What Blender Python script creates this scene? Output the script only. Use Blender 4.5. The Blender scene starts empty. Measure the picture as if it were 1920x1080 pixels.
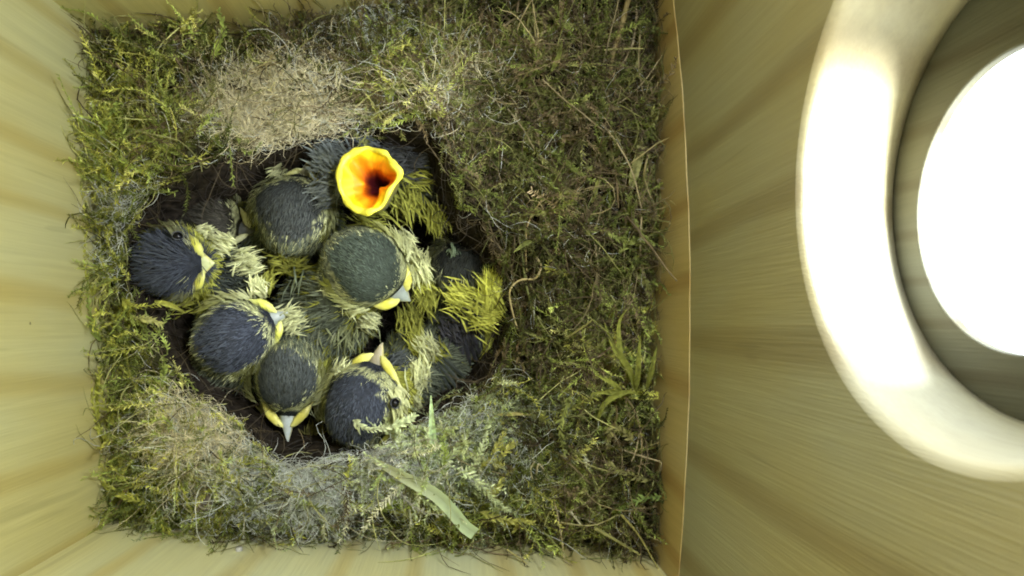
import bpy, bmesh, math
import numpy as np
from mathutils import Vector

# ------------------------------------------------------------------ units
S = 0.01                      # everything below is laid out in centimetres
rng = np.random.default_rng(7)
scene = bpy.context.scene
col = scene.collection

# ------------------------------------------------------------------ camera (looking down into the box, slightly towards the front board)
F_PX, VP, CAM_H = 1325.0, (860.0, 600.0), 15.0
_d = np.array([(VP[0]-960)/F_PX, -(VP[1]-540)/F_PX, -1.0]); _d /= np.linalg.norm(_d)
_k = -_d
_i = np.array([1.0, 0, 0]) - _k[0]*_k; _i /= np.linalg.norm(_i)
_j = np.cross(_k, _i)
RC = np.array([_i, _j, _k])
def _ray(px, py): return RC @ np.array([(px-960)/F_PX, -(py-540)/F_PX, -1.0])
_r0 = _ray(690, 540)
CAM = np.array([0, 0, CAM_H]); CAM[:2] = -(_r0*(-CAM_H/_r0[2]))[:2]
CAM = CAM.astype(float); CAM[0] = -(_r0*(-CAM_H/_r0[2]))[0]; CAM[1] = -(_r0*(-CAM_H/_r0[2]))[1]
def P(px, py, z):
    r = _ray(px, py); return CAM + r*((z-CAM[2])/r[2])
def to_px(p):
    c = (np.atleast_2d(p)-CAM) @ RC
    return np.stack([960+F_PX*c[:, 0]/-c[:, 2], 540-F_PX*c[:, 1]/-c[:, 2]], 1)

cam_d = bpy.data.cameras.new('camera'); cam = bpy.data.objects.new('camera', cam_d); col.objects.link(cam)
from mathutils import Matrix
M = Matrix([[RC[0][0], RC[0][1], RC[0][2], CAM[0]*S], [RC[1][0], RC[1][1], RC[1][2], CAM[1]*S],
            [RC[2][0], RC[2][1], RC[2][2], CAM[2]*S], [0, 0, 0, 1]])
cam.matrix_world = M
cam_d.sensor_width = 36; cam_d.lens = 36*F_PX/1920; cam_d.clip_start = 0.001; cam_d.clip_end = 10
cam_d.dof.use_dof = True; cam_d.dof.focus_distance = 0.155; cam_d.dof.aperture_fstop = 55
scene.camera = cam

# ------------------------------------------------------------------ light: daylight outside the entrance hole, the box camera's own lamp inside
world = bpy.data.worlds.new('World'); scene.world = world; world.use_nodes = True
bg = world.node_tree.nodes['Background']
bg.inputs[0].default_value = (0.88, 0.97, 1.0, 1); bg.inputs[1].default_value = 4.0
scene.view_settings.view_transform = 'Standard'; scene.view_settings.look = 'None'
scene.view_settings.exposure = 0; scene.view_settings.gamma = 1; scene.view_settings.use_curve_mapping = False
scene.render.engine = 'CYCLES'
scene.cycles.use_denoising = True; scene.cycles.filter_width = 1.9
scene.cycles.max_bounces = 8; scene.cycles.diffuse_bounces = 5
scene.cycles.sample_clamp_indirect = 4.0

XF = P(1238, 540, 0)[0]        # inner face of the front board
def area(name, loc, target, size, power, color, portal=False):
    l = bpy.data.lights.new(name, 'AREA'); l.shape = 'DISK'; l.size = size*S; l.energy = power; l.color = color
    o = bpy.data.objects.new(name, l); col.objects.link(o)
    o.location = Vector(loc)*S
    o.rotation_euler = (Vector(target)-Vector(loc)).to_track_quat('-Z', 'Y').to_euler()
    if portal: l.cycles.is_portal = True
    return o
area('hole_portal', (XF+2.6, .61, 7.74), (0, .61, 7.74), 4.2, 1.0, (1, 1, 1), True)
area('camera_lamp', (5.75, 3.2, 14.2), (-3.0, -3.4, 1.6), 2.0, 0.27, (0.97, 1.0, 0.98))
area('daylight', (XF+1.7+19, 1.2, 8.0+28), (XF+1.2, .7, 7.6), 24, 30, (.94, .99, 1.0))

# ------------------------------------------------------------------ helpers
def tag(o, label, cat=None, group=None, kind=None):
    if label: o['label'] = label
    if cat: o['category'] = cat
    if group: o['group'] = group
    if kind: o['kind'] = kind
    return o
def empty(name, loc, label=None, cat=None, group=None):
    o = bpy.data.objects.new(name, None); col.objects.link(o); o.location = Vector(loc)*S
    o.empty_display_size = 0.005
    return tag(o, label, cat, group)
def mesh_obj(name, V, faces, mat, parent=None, colors=None, smooth=True):
    """V (n,3) cm; faces: list of int arrays (m,3)/(m,4)"""
    V = np.asarray(V, float)*S
    off = np.zeros(3)
    if parent is not None:
        p = parent; 
        while p is not None: off += np.array(p.location); p = p.parent
    V = V-off
    me = bpy.data.meshes.new(name)
    if isinstance(faces, np.ndarray): faces = [faces]
    me.vertices.add(len(V)); me.vertices.foreach_set('co', V.astype(np.float32).ravel())
    loops = np.concatenate([np.asarray(f).ravel() for f in faces]).astype(np.int32)
    tot = np.concatenate([np.full(len(f), np.asarray(f).shape[1]) for f in faces]).astype(np.int32)
    start = np.concatenate([[0], np.cumsum(tot)[:-1]]).astype(np.int32)
    me.loops.add(len(loops)); me.loops.foreach_set('vertex_index', loops)
    me.polygons.add(len(tot)); me.polygons.foreach_set('loop_start', start)
    me.polygons.foreach_set('use_smooth', np.full(len(tot), smooth))
    me.update(calc_edges=True); me.validate()
    if colors is not None:
        a = me.color_attributes.new('Col', 'FLOAT_COLOR', 'POINT')
        c = np.ones((len(V), 4), np.float32); c[:, :3] = np.clip(colors, 0, 1)
        a.data.foreach_set('color', c.ravel())
    me.materials.append(mat)
    o = bpy.data.objects.new(name, me); col.objects.link(o)
    if parent is not None: o.parent = parent
    return o
def unit(v): return v/np.maximum(np.linalg.norm(v, axis=-1, keepdims=True), 1e-9)
def tubes(pts, rad, sides=3):
    """pts (N,K,3), rad (N,K) -> V, quads ; N*K*sides verts"""
    N, K, _ = pts.shape
    t = unit(np.gradient(pts, axis=1))
    ref = unit(rng.normal(size=(N, 1, 3)))
    a = unit(np.cross(t, ref)); b = np.cross(t, a)
    ang = np.arange(sides)*2*np.pi/sides
    V = pts[:, :, None, :]+rad[:, :, None, None]*(a[:, :, None, :]*np.cos(ang)[None, None, :, None]+b[:, :, None, :]*np.sin(ang)[None, None, :, None])
    idx = np.arange(N*K*sides).reshape(N, K, sides)
    A = idx[:, :-1, :]; B = np.roll(A, -1, axis=2); D = idx[:, 1:, :]; Cc = np.roll(D, -1, axis=2)
    Q = np.stack([A, B, Cc, D], -1).reshape(-1, 4)
    return V.reshape(-1, 3), Q
def blades(root, d, n, length, width, bend=0.3):
    """flat pointed barbs: root (N,3), direction d, normal n -> 5 verts, 1 quad+1 quad+... """
    N = len(root); d = unit(d); s = unit(np.cross(d, n)); n2 = np.cross(s, d)
    L = length[:, None]; W = width[:, None]
    m = root+d*L*0.55+n2*L*bend*0.25
    tip = root+d*L-n2*L*bend*0.15
    V = np.stack([root-s*W*.4, root+s*W*.4, m+s*W*.5, m-s*W*.5, tip], 1).reshape(-1, 3)
    b = np.arange(N)[:, None]*5
    Q = b+np.array([[0, 1, 2, 3]]); T = b+np.array([[3, 2, 4]])
    return V, [Q, T]

# ------------------------------------------------------------------ materials
def mat_new(name, rough=0.7, spec=0.25):
    m = bpy.data.materials.new(name); m.use_nodes = True
    nt = m.node_tree; b = nt.nodes['Principled BSDF']
    b.inputs['Roughness'].default_value = rough; b.inputs['Specular IOR Level'].default_value = spec
    return m, nt, b
def mat_plain(name, color, rough=0.6, spec=0.3, var=0.15, scale=300):
    m, nt, b = mat_new(name, rough, spec)
    tc = nt.nodes.new('ShaderNodeTexCoord'); nz = nt.nodes.new('ShaderNodeTexNoise'); nz.inputs['Scale'].default_value = scale
    nz.inputs['Detail'].default_value = 4
    nt.links.new(tc.outputs['Object'], nz.inputs['Vector'])
    rp = nt.nodes.new('ShaderNodeValToRGB')
    c = np.array(color)
    rp.color_ramp.elements[0].position = .3; rp.color_ramp.elements[0].color = (*np.clip(c*(1-var), 0, 1), 1)
    rp.color_ramp.elements[1].position = .7; rp.color_ramp.elements[1].color = (*np.clip(c*(1+var), 0, 1), 1)
    nt.links.new(nz.outputs['Fac'], rp.inputs['Fac']); nt.links.new(rp.outputs['Color'], b.inputs['Base Color'])
    return m
def mat_attr(name, rough=0.75, spec=0.2, var=0.35, scale=900, trans=0.0):
    m, nt, b = mat_new(name, rough, spec)
    at = nt.nodes.new('ShaderNodeAttribute'); at.attribute_name = 'Col'
    tc = nt.nodes.new('ShaderNodeTexCoord'); nz = nt.nodes.new('ShaderNodeTexNoise'); nz.inputs['Scale'].default_value = scale
    nt.links.new(tc.outputs['Object'], nz.inputs['Vector'])
    mr = nt.nodes.new('ShaderNodeMapRange'); mr.inputs['From Min'].default_value = .3; mr.inputs['From Max'].default_value = .7
    mr.inputs['To Min'].default_value = 1-var; mr.inputs['To Max'].default_value = 1+var
    nt.links.new(nz.outputs['Fac'], mr.inputs['Value'])
    vm = nt.nodes.new('ShaderNodeVectorMath'); vm.operation = 'SCALE'
    nt.links.new(at.outputs['Color'], vm.inputs[0]); nt.links.new(mr.outputs['Result'], vm.inputs['Scale'])
    nt.links.new(vm.outputs['Vector'], b.inputs['Base Color'])
    if trans: 
        b.inputs['Transmission Weight'].default_value = 0
        tr = nt.nodes.new('ShaderNodeBsdfTranslucent'); nt.links.new(vm.outputs['Vector'], tr.inputs['Color'])
        mx = nt.nodes.new('ShaderNodeMixShader'); mx.inputs[0].default_value = trans
        out = nt.nodes['Material Output']
        nt.links.new(b.outputs[0], mx.inputs[1]); nt.links.new(tr.outputs[0], mx.inputs[2]); nt.links.new(mx.outputs[0], out.inputs[0])
    return m
def mat_wood(name, light, dark, seed, ring_scale=55, axis='Y'):
    """pine: vertical growth bands that wander, fine fibres, a few resin streaks"""
    m, nt, b = mat_new(name, 0.62, 0.25)
    N = nt.nodes.new; L = nt.links.new
    tc = N('ShaderNodeTexCoord'); mp = N('ShaderNodeMapping'); mp.inputs['Location'].default_value = (seed*.37, seed*.21, seed*.13)
    L(tc.outputs['Object'], mp.inputs['Vector'])
    # warp
    mw = N('ShaderNodeMapping'); mw.inputs['Scale'].default_value = (14, 14, 5); L(mp.outputs['Vector'], mw.inputs['Vector'])
    wn = N('ShaderNodeTexNoise'); wn.inputs['Scale'].default_value = 1.0; wn.inputs['Detail'].default_value = 2; L(mw.outputs['Vector'], wn.inputs['Vector'])
    sub = N('ShaderNodeVectorMath'); sub.operation = 'MULTIPLY_ADD'; sub.inputs[1].default_value = (.03, .03, .0)
    L(wn.outputs['Color'], sub.inputs[0]); L(mp.outputs['Vector'], sub.inputs[2])
    wv = N('ShaderNodeTexWave'); wv.wave_type = 'BANDS'; wv.bands_direction = axis; wv.wave_profile = 'SIN'
    wv.inputs['Scale'].default_value = ring_scale; wv.inputs['Distortion'].default_value = .6; wv.inputs['Detail'].default_value = 2; wv.inputs['Detail Scale'].default_value = 2
    sq = N('ShaderNodeMapping'); sq.inputs['Scale'].default_value = (1, 1, .12); L(sub.outputs['Vector'], sq.inputs['Vector']); L(sq.outputs['Vector'], wv.inputs['Vector'])
    rp = N('ShaderNodeValToRGB'); rp.color_ramp.elements[0].position = .0; rp.color_ramp.elements[0].color = (*light, 1)
    rp.color_ramp.elements[1].position = 1; rp.color_ramp.elements[1].color = (*dark, 1)
    e = rp.color_ramp.elements.new(.78); e.color = tuple(np.array(light)*.86+np.array(dark)*.14)+(1,)
    L(wv.outputs['Fac'], rp.inputs['Fac'])
    # fibres
    fm = N('ShaderNodeMapping'); fm.inputs['Scale'].default_value = (900, 900, 28); L(mp.outputs['Vector'], fm.inputs['Vector'])
    fn = N('ShaderNodeTexNoise'); fn.inputs['Scale'].default_value = 1; fn.inputs['Detail'].default_value = 4; L(fm.outputs['Vector'], fn.inputs['Vector'])
    fr = N('ShaderNodeMapRange'); fr.inputs['From Min'].default_value = .3; fr.inputs['From Max'].default_value = .7
    fr.inputs['To Min'].default_value = .94; fr.inputs['To Max'].default_value = 1.04; L(fn.outputs['Fac'], fr.inputs['Value'])
    f2 = N('ShaderNodeMapping'); f2.inputs['Scale'].default_value = (2800, 2800, 70); L(mp.outputs['Vector'], f2.inputs['Vector'])
    g2 = N('ShaderNodeTexNoise'); g2.inputs['Scale'].default_value = 1; g2.inputs['Detail'].default_value = 3; L(f2.outputs['Vector'], g2.inputs['Vector'])
    h2 = N('ShaderNodeMapRange'); h2.inputs['From Min'].default_value = .3; h2.inputs['From Max'].default_value = .7
    h2.inputs['To Min'].default_value = .965; h2.inputs['To Max'].default_value = 1.03; L(g2.outputs['Fac'], h2.inputs['Value'])
    fx = N('ShaderNodeMath'); fx.operation = 'MULTIPLY'; L(fr.outputs['Result'], fx.inputs[0]); L(h2.outputs['Result'], fx.inputs[1])
    # broad patches: yellow and bluish light tints painted into the wood colour
    pn = N('ShaderNodeTexNoise'); pn.inputs['Scale'].default_value = 1; pn.inputs['Detail'].default_value = 3
    pm = N('ShaderNodeMapping'); pm.inputs['Scale'].default_value = (38, 38, 14); L(mp.outputs['Vector'], pm.inputs['Vector']); L(pm.outputs['Vector'], pn.inputs['Vector'])
    pr = N('ShaderNodeValToRGB'); pr.color_ramp.elements[0].position = .35; pr.color_ramp.elements[0].color = (1.0, .92, .68, 1)
    pr.color_ramp.elements[1].position = .68; pr.color_ramp.elements[1].color = (1, 1.03, 1.05, 1); L(pn.outputs['Fac'], pr.inputs['Fac'])
    m1 = N('ShaderNodeVectorMath'); m1.operation = 'SCALE'; L(rp.outputs['Color'], m1.inputs[0]); L(fx.outputs[0], m1.inputs['Scale'])
    m2 = N('ShaderNodeVectorMath'); m2.operation = 'MULTIPLY'; L(m1.outputs['Vector'], m2.inputs[0]); L(pr.outputs['Color'], m2.inputs[1])
    # fine drying checks and resin streaks
    km = N('ShaderNodeMapping'); km.inputs['Scale'].default_value = (420, 420, 9); L(sub.outputs['Vector'], km.inputs['Vector'])
    kn = N('ShaderNodeTexNoise'); kn.inputs['Scale'].default_value = 1; kn.inputs['Detail'].default_value = 1; L(km.outputs['Vector'], kn.inputs['Vector'])
    kr = N('ShaderNodeMapRange'); kr.inputs['From Min'].default_value = .70; kr.inputs['From Max'].default_value = .76; kr.inputs['To Min'].default_value = 1; kr.inputs['To Max'].default_value = .88
    L(kn.outputs['Fac'], kr.inputs['Value'])
    m3 = N('ShaderNodeVectorMath'); m3.operation = 'SCALE'; L(m2.outputs['Vector'], m3.inputs[0]); L(kr.outputs['Result'], m3.inputs['Scale'])
    # fly specks and dirt
    vo = N('ShaderNodeTexVoronoi'); vo.inputs['Scale'].default_value = 95; L(mp.outputs['Vector'], vo.inputs['Vector'])
    v1 = N('ShaderNodeMath'); v1.operation = 'LESS_THAN'; v1.inputs[1].default_value = .03; L(vo.outputs['Distance'], v1.inputs[0])
    sx = N('ShaderNodeSeparateXYZ'); L(vo.outputs['Color'], sx.inputs[0])
    v2 = N('ShaderNodeMath'); v2.operation = 'GREATER_THAN'; v2.inputs[1].default_value = .72; L(sx.outputs['X'], v2.inputs[0])
    v3 = N('ShaderNodeMath'); v3.operation = 'MULTIPLY'; L(v1.outputs[0], v3.inputs[0]); L(v2.outputs[0], v3.inputs[1])
    v4 = N('ShaderNodeMapRange'); v4.inputs['To Min'].default_value = 1; v4.inputs['To Max'].default_value = .45; L(v3.outputs[0], v4.inputs['Value'])
    m4 = N('ShaderNodeVectorMath'); m4.operation = 'SCALE'; L(m3.outputs['Vector'], m4.inputs[0]); L(v4.outputs['Result'], m4.inputs['Scale'])
    L(m4.outputs['Vector'], b.inputs['Base Color'])
    bp = N('ShaderNodeBump'); bp.inputs['Strength'].default_value = .25; bp.inputs['Distance'].default_value = .0003
    L(g2.outputs['Fac'], bp.inputs['Height']); L(bp.outputs['Normal'], b.inputs['Normal'])
    return m
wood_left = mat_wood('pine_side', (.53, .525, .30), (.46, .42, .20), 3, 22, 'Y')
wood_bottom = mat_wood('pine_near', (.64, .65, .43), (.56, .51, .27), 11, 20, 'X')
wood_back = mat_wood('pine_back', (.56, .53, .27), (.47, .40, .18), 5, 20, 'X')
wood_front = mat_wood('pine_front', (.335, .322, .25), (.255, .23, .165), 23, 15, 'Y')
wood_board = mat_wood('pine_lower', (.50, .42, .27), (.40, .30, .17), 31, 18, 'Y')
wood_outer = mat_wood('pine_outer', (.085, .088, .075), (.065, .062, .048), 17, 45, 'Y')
m_moss = mat_attr('moss', .7, .15, .35, 1200, .25)
m_leaf = mat_attr('leaf', .5, .3, .12, 260, .3)
m_fibre = mat_attr('fibre', .7, .2, .25, 700)
m_hair = mat_attr('hair', .55, .3, .2, 700)
m_base = mat_attr('nest_matter', .95, .05, .6, 700)
m_feather = mat_attr('down', .8, .12, .2, 1500, .15)
m_skin = mat_attr('skin_and_plumage', .85, .08, .4, 1200)
m_horn = mat_attr('beak_horn', .42, .4, .12, 900)
m_mouth = mat_attr('mouth', .5, .25, .1, 500)
m_eye = mat_plain('eye', (.004, .004, .006), .22, .25)
m_metal = mat_plain('nail_metal', (.35, .35, .33), .4, .5)

# ------------------------------------------------------------------ nest box
CI = [P(155, 45, 0)[:2], P(1224, -60, 0)[:2], P(1251, 1070, 0)[:2], P(208, 979, 0)[:2]]   # inner corners: back-left, back-right, near-right, near-left
CI[1] = np.array([XF, CI[1][1]]); CI[2] = np.array([XF, CI[2][1]])
ZB, ZT = -5.0, 17.0
cen = sum(CI)/4
def offset_quad(q, t):
    out = []
    for a in range(4):
        p0, p1, p2 = q[a-1], q[a], q[(a+1) % 4]
        def line(u, v):
            d = unit(v-u); n = np.array([d[1], -d[0]])
            if np.dot(n, (u+v)/2-cen) < 0: n = -n
            return u+n*t, d
        a0, d0 = line(p0, p1); a1, d1 = line(p1, p2)
        s = np.linalg.solve(np.array([d0, -d1]).T, a1-a0)
        out.append(a0+d0*s[0])
    return out
CO = offset_quad(CI, 1.2)
box = empty('nest_box', (cen[0], cen[1], ZB-1.0), 'pale pine nest box with a round entrance hole in its front board', 'nest box')
def panel(name, a, b, mat, z0=ZB, z1=ZT):
    q = [CI[a], CI[b], CO[b], CO[a]]
    n = 24
    V = []
    for z in (z0, z1):
        for p in q: V.append((p[0], p[1], z))
    F = np.array([[0, 1, 5, 4], [1, 2, 6, 5], [2, 3, 7, 6], [3, 0, 4, 7], [3, 2, 1, 0], [4, 5, 6, 7]])
    return mesh_obj(name, V, F, mat, box, smooth=False)
panel('back_panel', 0, 1, wood_back)
panel('side_panel', 3, 0, wood_left)
panel('side_panel', 2, 3, wood_bottom)
# bottom and lid
def slab(name, q, z0, z1, mat):
    V = [(p[0], p[1], z) for z in (z0, z1) for p in q]
    F = np.array([[0, 1, 5, 4], [1, 2, 6, 5], [2, 3, 7, 6], [3, 0, 4, 7], [3, 2, 1, 0], [4, 5, 6, 7]])
    return mesh_obj(name, V, F, mat, box, smooth=False)
CL = offset_quad(CI, 2.6)
slab('floor_panel', CO, ZB-1.0, ZB-.02, wood_board)
slab('lid', CL, ZT+.02, ZT+1.2, wood_board)
# front board: bored through with a wide, slightly raking hole; a thinner outer board carries the smaller entrance hole
def holed_board(name, mat, x0, x1, ya, yb, za, zb, hole0, hole1, chamfer=.05):
    """board between x0 (inside) and x1 with hole (y,z,r) at each face"""
    angs = list(np.linspace(0, 2*np.pi, 120, endpoint=False))
    hy, hz = hole0[0], hole0[1]
    for cy in (ya, yb):
        for cz in (za, zb): angs.append(math.atan2(cz-hz, cy-hy) % (2*np.pi))
    angs = np.array(sorted(angs)); c, s = np.cos(angs), np.sin(angs)
    ty = np.where(c > 1e-9, (yb-hy)/np.where(np.abs(c) < 1e-9, 1, c), np.where(c < -1e-9, (ya-hy)/np.where(np.abs(c) < 1e-9, 1, c), 1e9))
    tz = np.where(s > 1e-9, (zb-hz)/np.where(np.abs(s) < 1e-9, 1, s), np.where(s < -1e-9, (za-hz)/np.where(np.abs(s) < 1e-9, 1, s), 1e9))
    t = np.minimum(ty, tz)
    n = len(angs)
    def ring(x, y, z, r): return np.stack([np.full(n, x), y+r*c, z+r*s], 1)
    def outer(x): return np.stack([np.full(n, x), hy+t*c, hz+t*s], 1)
    rings = [outer(x1), outer(x0)]
    h0, h1 = hole0, hole1
    rings += [ring(x0, h0[0], h0[1], h0[2]+chamfer), ring(x0+chamfer*.4, h0[0], h0[1], h0[2]+chamfer*.3), ring(x0+chamfer, h0[0], h0[1], h0[2])]
    for k in np.linspace(.1, .9, 9):
        rings.append(ring(x0+chamfer+(x1-x0-chamfer)*k, *(np.array(h0)*(1-k)+np.array(h1)*k)))
    rings.append(ring(x1, *h1))
    V = np.concatenate(rings); R = len(rings)
    F = []
    for a in range(R):
        b = (a+1) % R
        i = np.arange(n); k = (i+1) % n
        F.append(np.stack([a*n+i, a*n+k, b*n+k, b*n+i], 1))
    o = mesh_obj(name, V, np.concatenate(F), mat, box, smooth=False)
    for p in o.data.polygons: 
        if p.index >= 2*n and p.index < (R-1)*n: p.use_smooth = True
    return o
YA, YB = CO[2][1], CO[1][1]
T1 = 1.62
front = holed_board('front_panel', wood_front, XF+.016, XF+T1, YA, YB, ZB, ZT, (.86, 9.04, 2.76), (.75, 8.24, 2.52), .12)
outer = holed_board('outer_front_panel', wood_outer, XF+T1+.02, XF+T1+.14, YA, YB, ZB, ZT, (.61, 7.86, 1.66), (.61, 7.86, 1.66), .02)
# lower front board: its top edge is cut in a shallow curve
def lower_board():
    n = 60
    ys = np.linspace(CI[2][1]+.01, CI[1][1]-.01, n); u = (ys-.2)/6.4
    zt = 1.95-1.05*u**2+.015*np.sin(ys*2.1)+.01*np.sin(ys*5.3)
    x0 = XF; x1 = XF+.013
    rows = [np.stack([np.full(n, x0), ys, np.full(n, ZB)], 1), np.stack([np.full(n, x0), ys, zt-.01], 1), np.stack([np.full(n, x0+.005), ys, zt], 1),
            np.stack([np.full(n, x1), ys, zt+.01], 1), np.stack([np.full(n, x1), ys, np.full(n, ZB)], 1)]
    V = np.concatenate(rows); F = []
    for a in range(5):
        b = (a+1) % 5; i = np.arange(n-1)
        F.append(np.stack([a*n+i, a*n+i+1, b*n+i+1, b*n+i], 1))
    return mesh_obj('lower_front_board', V, np.concatenate(F), wood_board, box, smooth=False)
lower_board()
def nail(px, py, z):
    p = P(px, py, z); wy = CI[3][1]+(p[0]-CI[3][0])*(CI[2][1]-CI[3][1])/(CI[2][0]-CI[3][0])
    a = np.linspace(0, 2*np.pi, 12, endpoint=False); V = []
    for dy, r in ((0, .07), (.05, .07), (.07, .045), (.075, .001)):
        V += [(p[0]+r*math.cos(t), wy+dy, p[2]+r*math.sin(t)) for t in a]
    F = [[k*12+i, k*12+(i+1) % 12, (k+1)*12+(i+1) % 12, (k+1)*12+i] for k in range(3) for i in range(12)]
    mesh_obj('nail', V, np.array(F), m_metal, box)
nail(447, 1078, 1.0)

# ------------------------------------------------------------------ nest: surface
CUP_PX = [(238, 470), (275, 385), (360, 345), (460, 292), (575, 262), (700, 252), (815, 262), (862, 400), (925, 455), (950, 560), (945, 660), (905, 725),
          (830, 765), (770, 800), (700, 842), (600, 856), (540, 862), (500, 842), (450, 792), (345, 715), (285, 610), (258, 550)]
CUP = np.array([P(x, y, -.2)[:2] for x, y in CUP_PX])
def cup_sd(xy):
    """signed distance to the cup outline, negative inside"""
    xy = np.atleast_2d(xy); d = np.full(len(xy), 1e9); ins = np.zeros(len(xy), bool)
    n = len(CUP)
    for a in range(n):
        p, q = CUP[a], CUP[(a+1) % n]; e = q-p; w = xy-p
        t = np.clip((w@e)/(e@e), 0, 1); d = np.minimum(d, np.linalg.norm(w-t[:, None]*e, axis=1))
        c = ((p[1] <= xy[:, 1]) & (q[1] > xy[:, 1])) | ((q[1] <= xy[:, 1]) & (p[1] > xy[:, 1]))
        with np.errstate(divide='ignore', invalid='ignore'):
            xi = p[0]+(xy[:, 1]-p[1])*(q[0]-p[0])/(q[1]-p[1])
        ins ^= c & (xy[:, 0] < xi)
    return np.where(ins, -d, d)
_w = [(rng.normal(size=2)*f, rng.uniform(0, 6.28), a) for f, a, m in ((.7, .22, 6), (1.9, .17, 9), (4.6, .085, 14)) for _ in range(m)]
def lumps(xy):
    z = np.zeros(len(xy))
    for k, ph, a in _w: z += a*np.sin(xy@k+ph)/1.6
    return z
def edge_dist(xy):
    d = np.full(len(xy), 1e9)
    for a in range(4):
        p, q = CI[a], CI[(a+1) % 4]; e = unit(q-p); n = np.array([-e[1], e[0]])
        if np.dot(n, cen-p) < 0: n = -n
        d = np.minimum(d, (xy-p)@n)
    return d
def near_edge(xy):   # distance to the near (bottom of picture) wall and the front wall
    e = unit(CI[2]-CI[3]); n = np.array([-e[1], e[0]]); n = n if np.dot(n, cen-CI[3]) > 0 else -n
    return (xy-CI[3])@n, XF-xy[:, 0]
def height(xy):
    xy = np.atleast_2d(xy); sd = cup_sd(xy)
    t = np.clip((-sd+.15)/1.15, 0, 1); t = t*t*(3-2*t)
    z = -3.4*t+lumps(xy)*(1-.6*t)
    z += .25*np.exp(-((sd-.5)/.6)**2)
    a, b = near_edge(xy); ed = edge_dist(xy)
    z -= .5*np.exp(-np.clip(ed, 0, 9)/.35)
    right = np.clip((xy[:, 0]-1.5)/4, 0, 1)
    z -= 1.0*right*np.exp(-(np.clip(a, 0, 9)/.55)**2)     # sunken along the near wall, right half
    z -= .35*np.exp(-(np.clip(b, 0, 9)/.4)**2)
    return z
def hnormal(xy, e=.03):
    zx = (height(xy+[e, 0])-height(xy-[e, 0]))/(2*e); zy = (height(xy+[0, e])-height(xy-[0, e]))/(2*e)
    return unit(np.stack([-zx, -zy, np.ones(len(xy))], 1))
# colour of the nest matter, by place: bright moss on the left and near side, brown rootlets under the front board
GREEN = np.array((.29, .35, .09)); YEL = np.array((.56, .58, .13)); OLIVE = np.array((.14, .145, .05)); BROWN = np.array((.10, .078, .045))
DARK = np.array((.022, .018, .014)); BUFF = np.array((.76, .70, .48)); GREY = np.array((.62, .66, .64)); PALE = np.array((.48, .56, .32))  # DARK carries the painted shade of the cup and base sheet
_cw = [(rng.normal(size=2)*f, rng.uniform(0, 6.28)) for f in (1.6, 3.2, 6.0) for _ in range(7)]
def clump(p):   # patches of fresher and of withered moss
    z = sum(np.sin(p[:, :2]@k+ph) for k, ph in _cw)/3.2
    return np.clip(1+.55*z, .35, 1.9)[:, None]
def blob(px, cx, cy, rx, ry): return np.exp(-(((px[:, 0]-cx)/rx)**2+((px[:, 1]-cy)/ry)**2))
def zone(xyz):
    px = to_px(xyz)
    w = {}
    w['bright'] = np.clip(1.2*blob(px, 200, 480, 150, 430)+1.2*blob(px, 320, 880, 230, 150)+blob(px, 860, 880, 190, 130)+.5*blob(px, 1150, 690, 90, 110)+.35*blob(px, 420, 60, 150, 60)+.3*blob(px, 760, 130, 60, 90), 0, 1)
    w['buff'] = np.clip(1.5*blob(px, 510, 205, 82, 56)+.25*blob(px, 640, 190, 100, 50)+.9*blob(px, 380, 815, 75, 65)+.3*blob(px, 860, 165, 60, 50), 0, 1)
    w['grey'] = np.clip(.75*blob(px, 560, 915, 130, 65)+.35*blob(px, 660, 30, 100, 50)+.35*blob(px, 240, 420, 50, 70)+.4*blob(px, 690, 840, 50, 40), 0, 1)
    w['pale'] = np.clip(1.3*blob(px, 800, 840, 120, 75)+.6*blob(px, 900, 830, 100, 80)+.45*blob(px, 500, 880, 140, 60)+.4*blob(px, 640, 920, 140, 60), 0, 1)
    return px, w
def in_box(xy, m=.05): return edge_dist(xy) > m
def scatter(n, weight=None, m=.05):
    out = np.zeros((0, 2))
    lo = np.min(CI, 0); hi = np.max(CI, 0)
    while len(out) < n:
        c = rng.uniform(lo, hi, size=(n*2, 2)); c = c[in_box(c, m)]
        if weight is not None:
            z = height(c); w = weight(np.column_stack([c, z])); c = c[rng.random(len(c)) < w]
        out = np.concatenate([out, c])
    return out[:n]

nest = empty('nest', (0, 0, ZB), 'mossy cup nest of green moss, rootlets and hair filling the box', 'nest')
def build_base():
    n = 230
    lo = np.min(CI, 0)-.2; hi = np.max(CI, 0)+.2
    gx, gy = np.meshgrid(np.linspace(0, 1, n), np.linspace(0, 1, n))
    # bilinear over the box outline so the sheet ends at the walls
    q = [np.array(c)+(cen-np.array(c))*.004 for c in CI]
    A = q[3]+(q[2]-q[3])*gx.reshape(-1, 1); B = q[0]+(q[1]-q[0])*gx.reshape(-1, 1)
    xy = A+(B-A)*gy.reshape(-1, 1)
    z = height(xy)-.18+rng.normal(size=len(xy))*.045
    V = np.column_stack([xy, z]); idx = np.arange(n*n).reshape(n, n)
    F = np.stack([idx[:-1, :-1], idx[:-1, 1:], idx[1:, 1:], idx[1:, :-1]], -1).reshape(-1, 4)
    px, w = zone(V)
    c = DARK[None]+np.clip(cup_sd(xy)/.4, 0, 1)[:, None]*(w['bright'][:, None]*GREEN*.3+w['buff'][:, None]*BUFF*.22*rng.uniform(.5, 1.4, (len(V), 1))+w['grey'][:, None]*GREY*.2)  # base stays DARK inside the cup: shade put into its colour
    return mesh_obj('nest_base', V, F, m_base, nest, c)
build_base()

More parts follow.
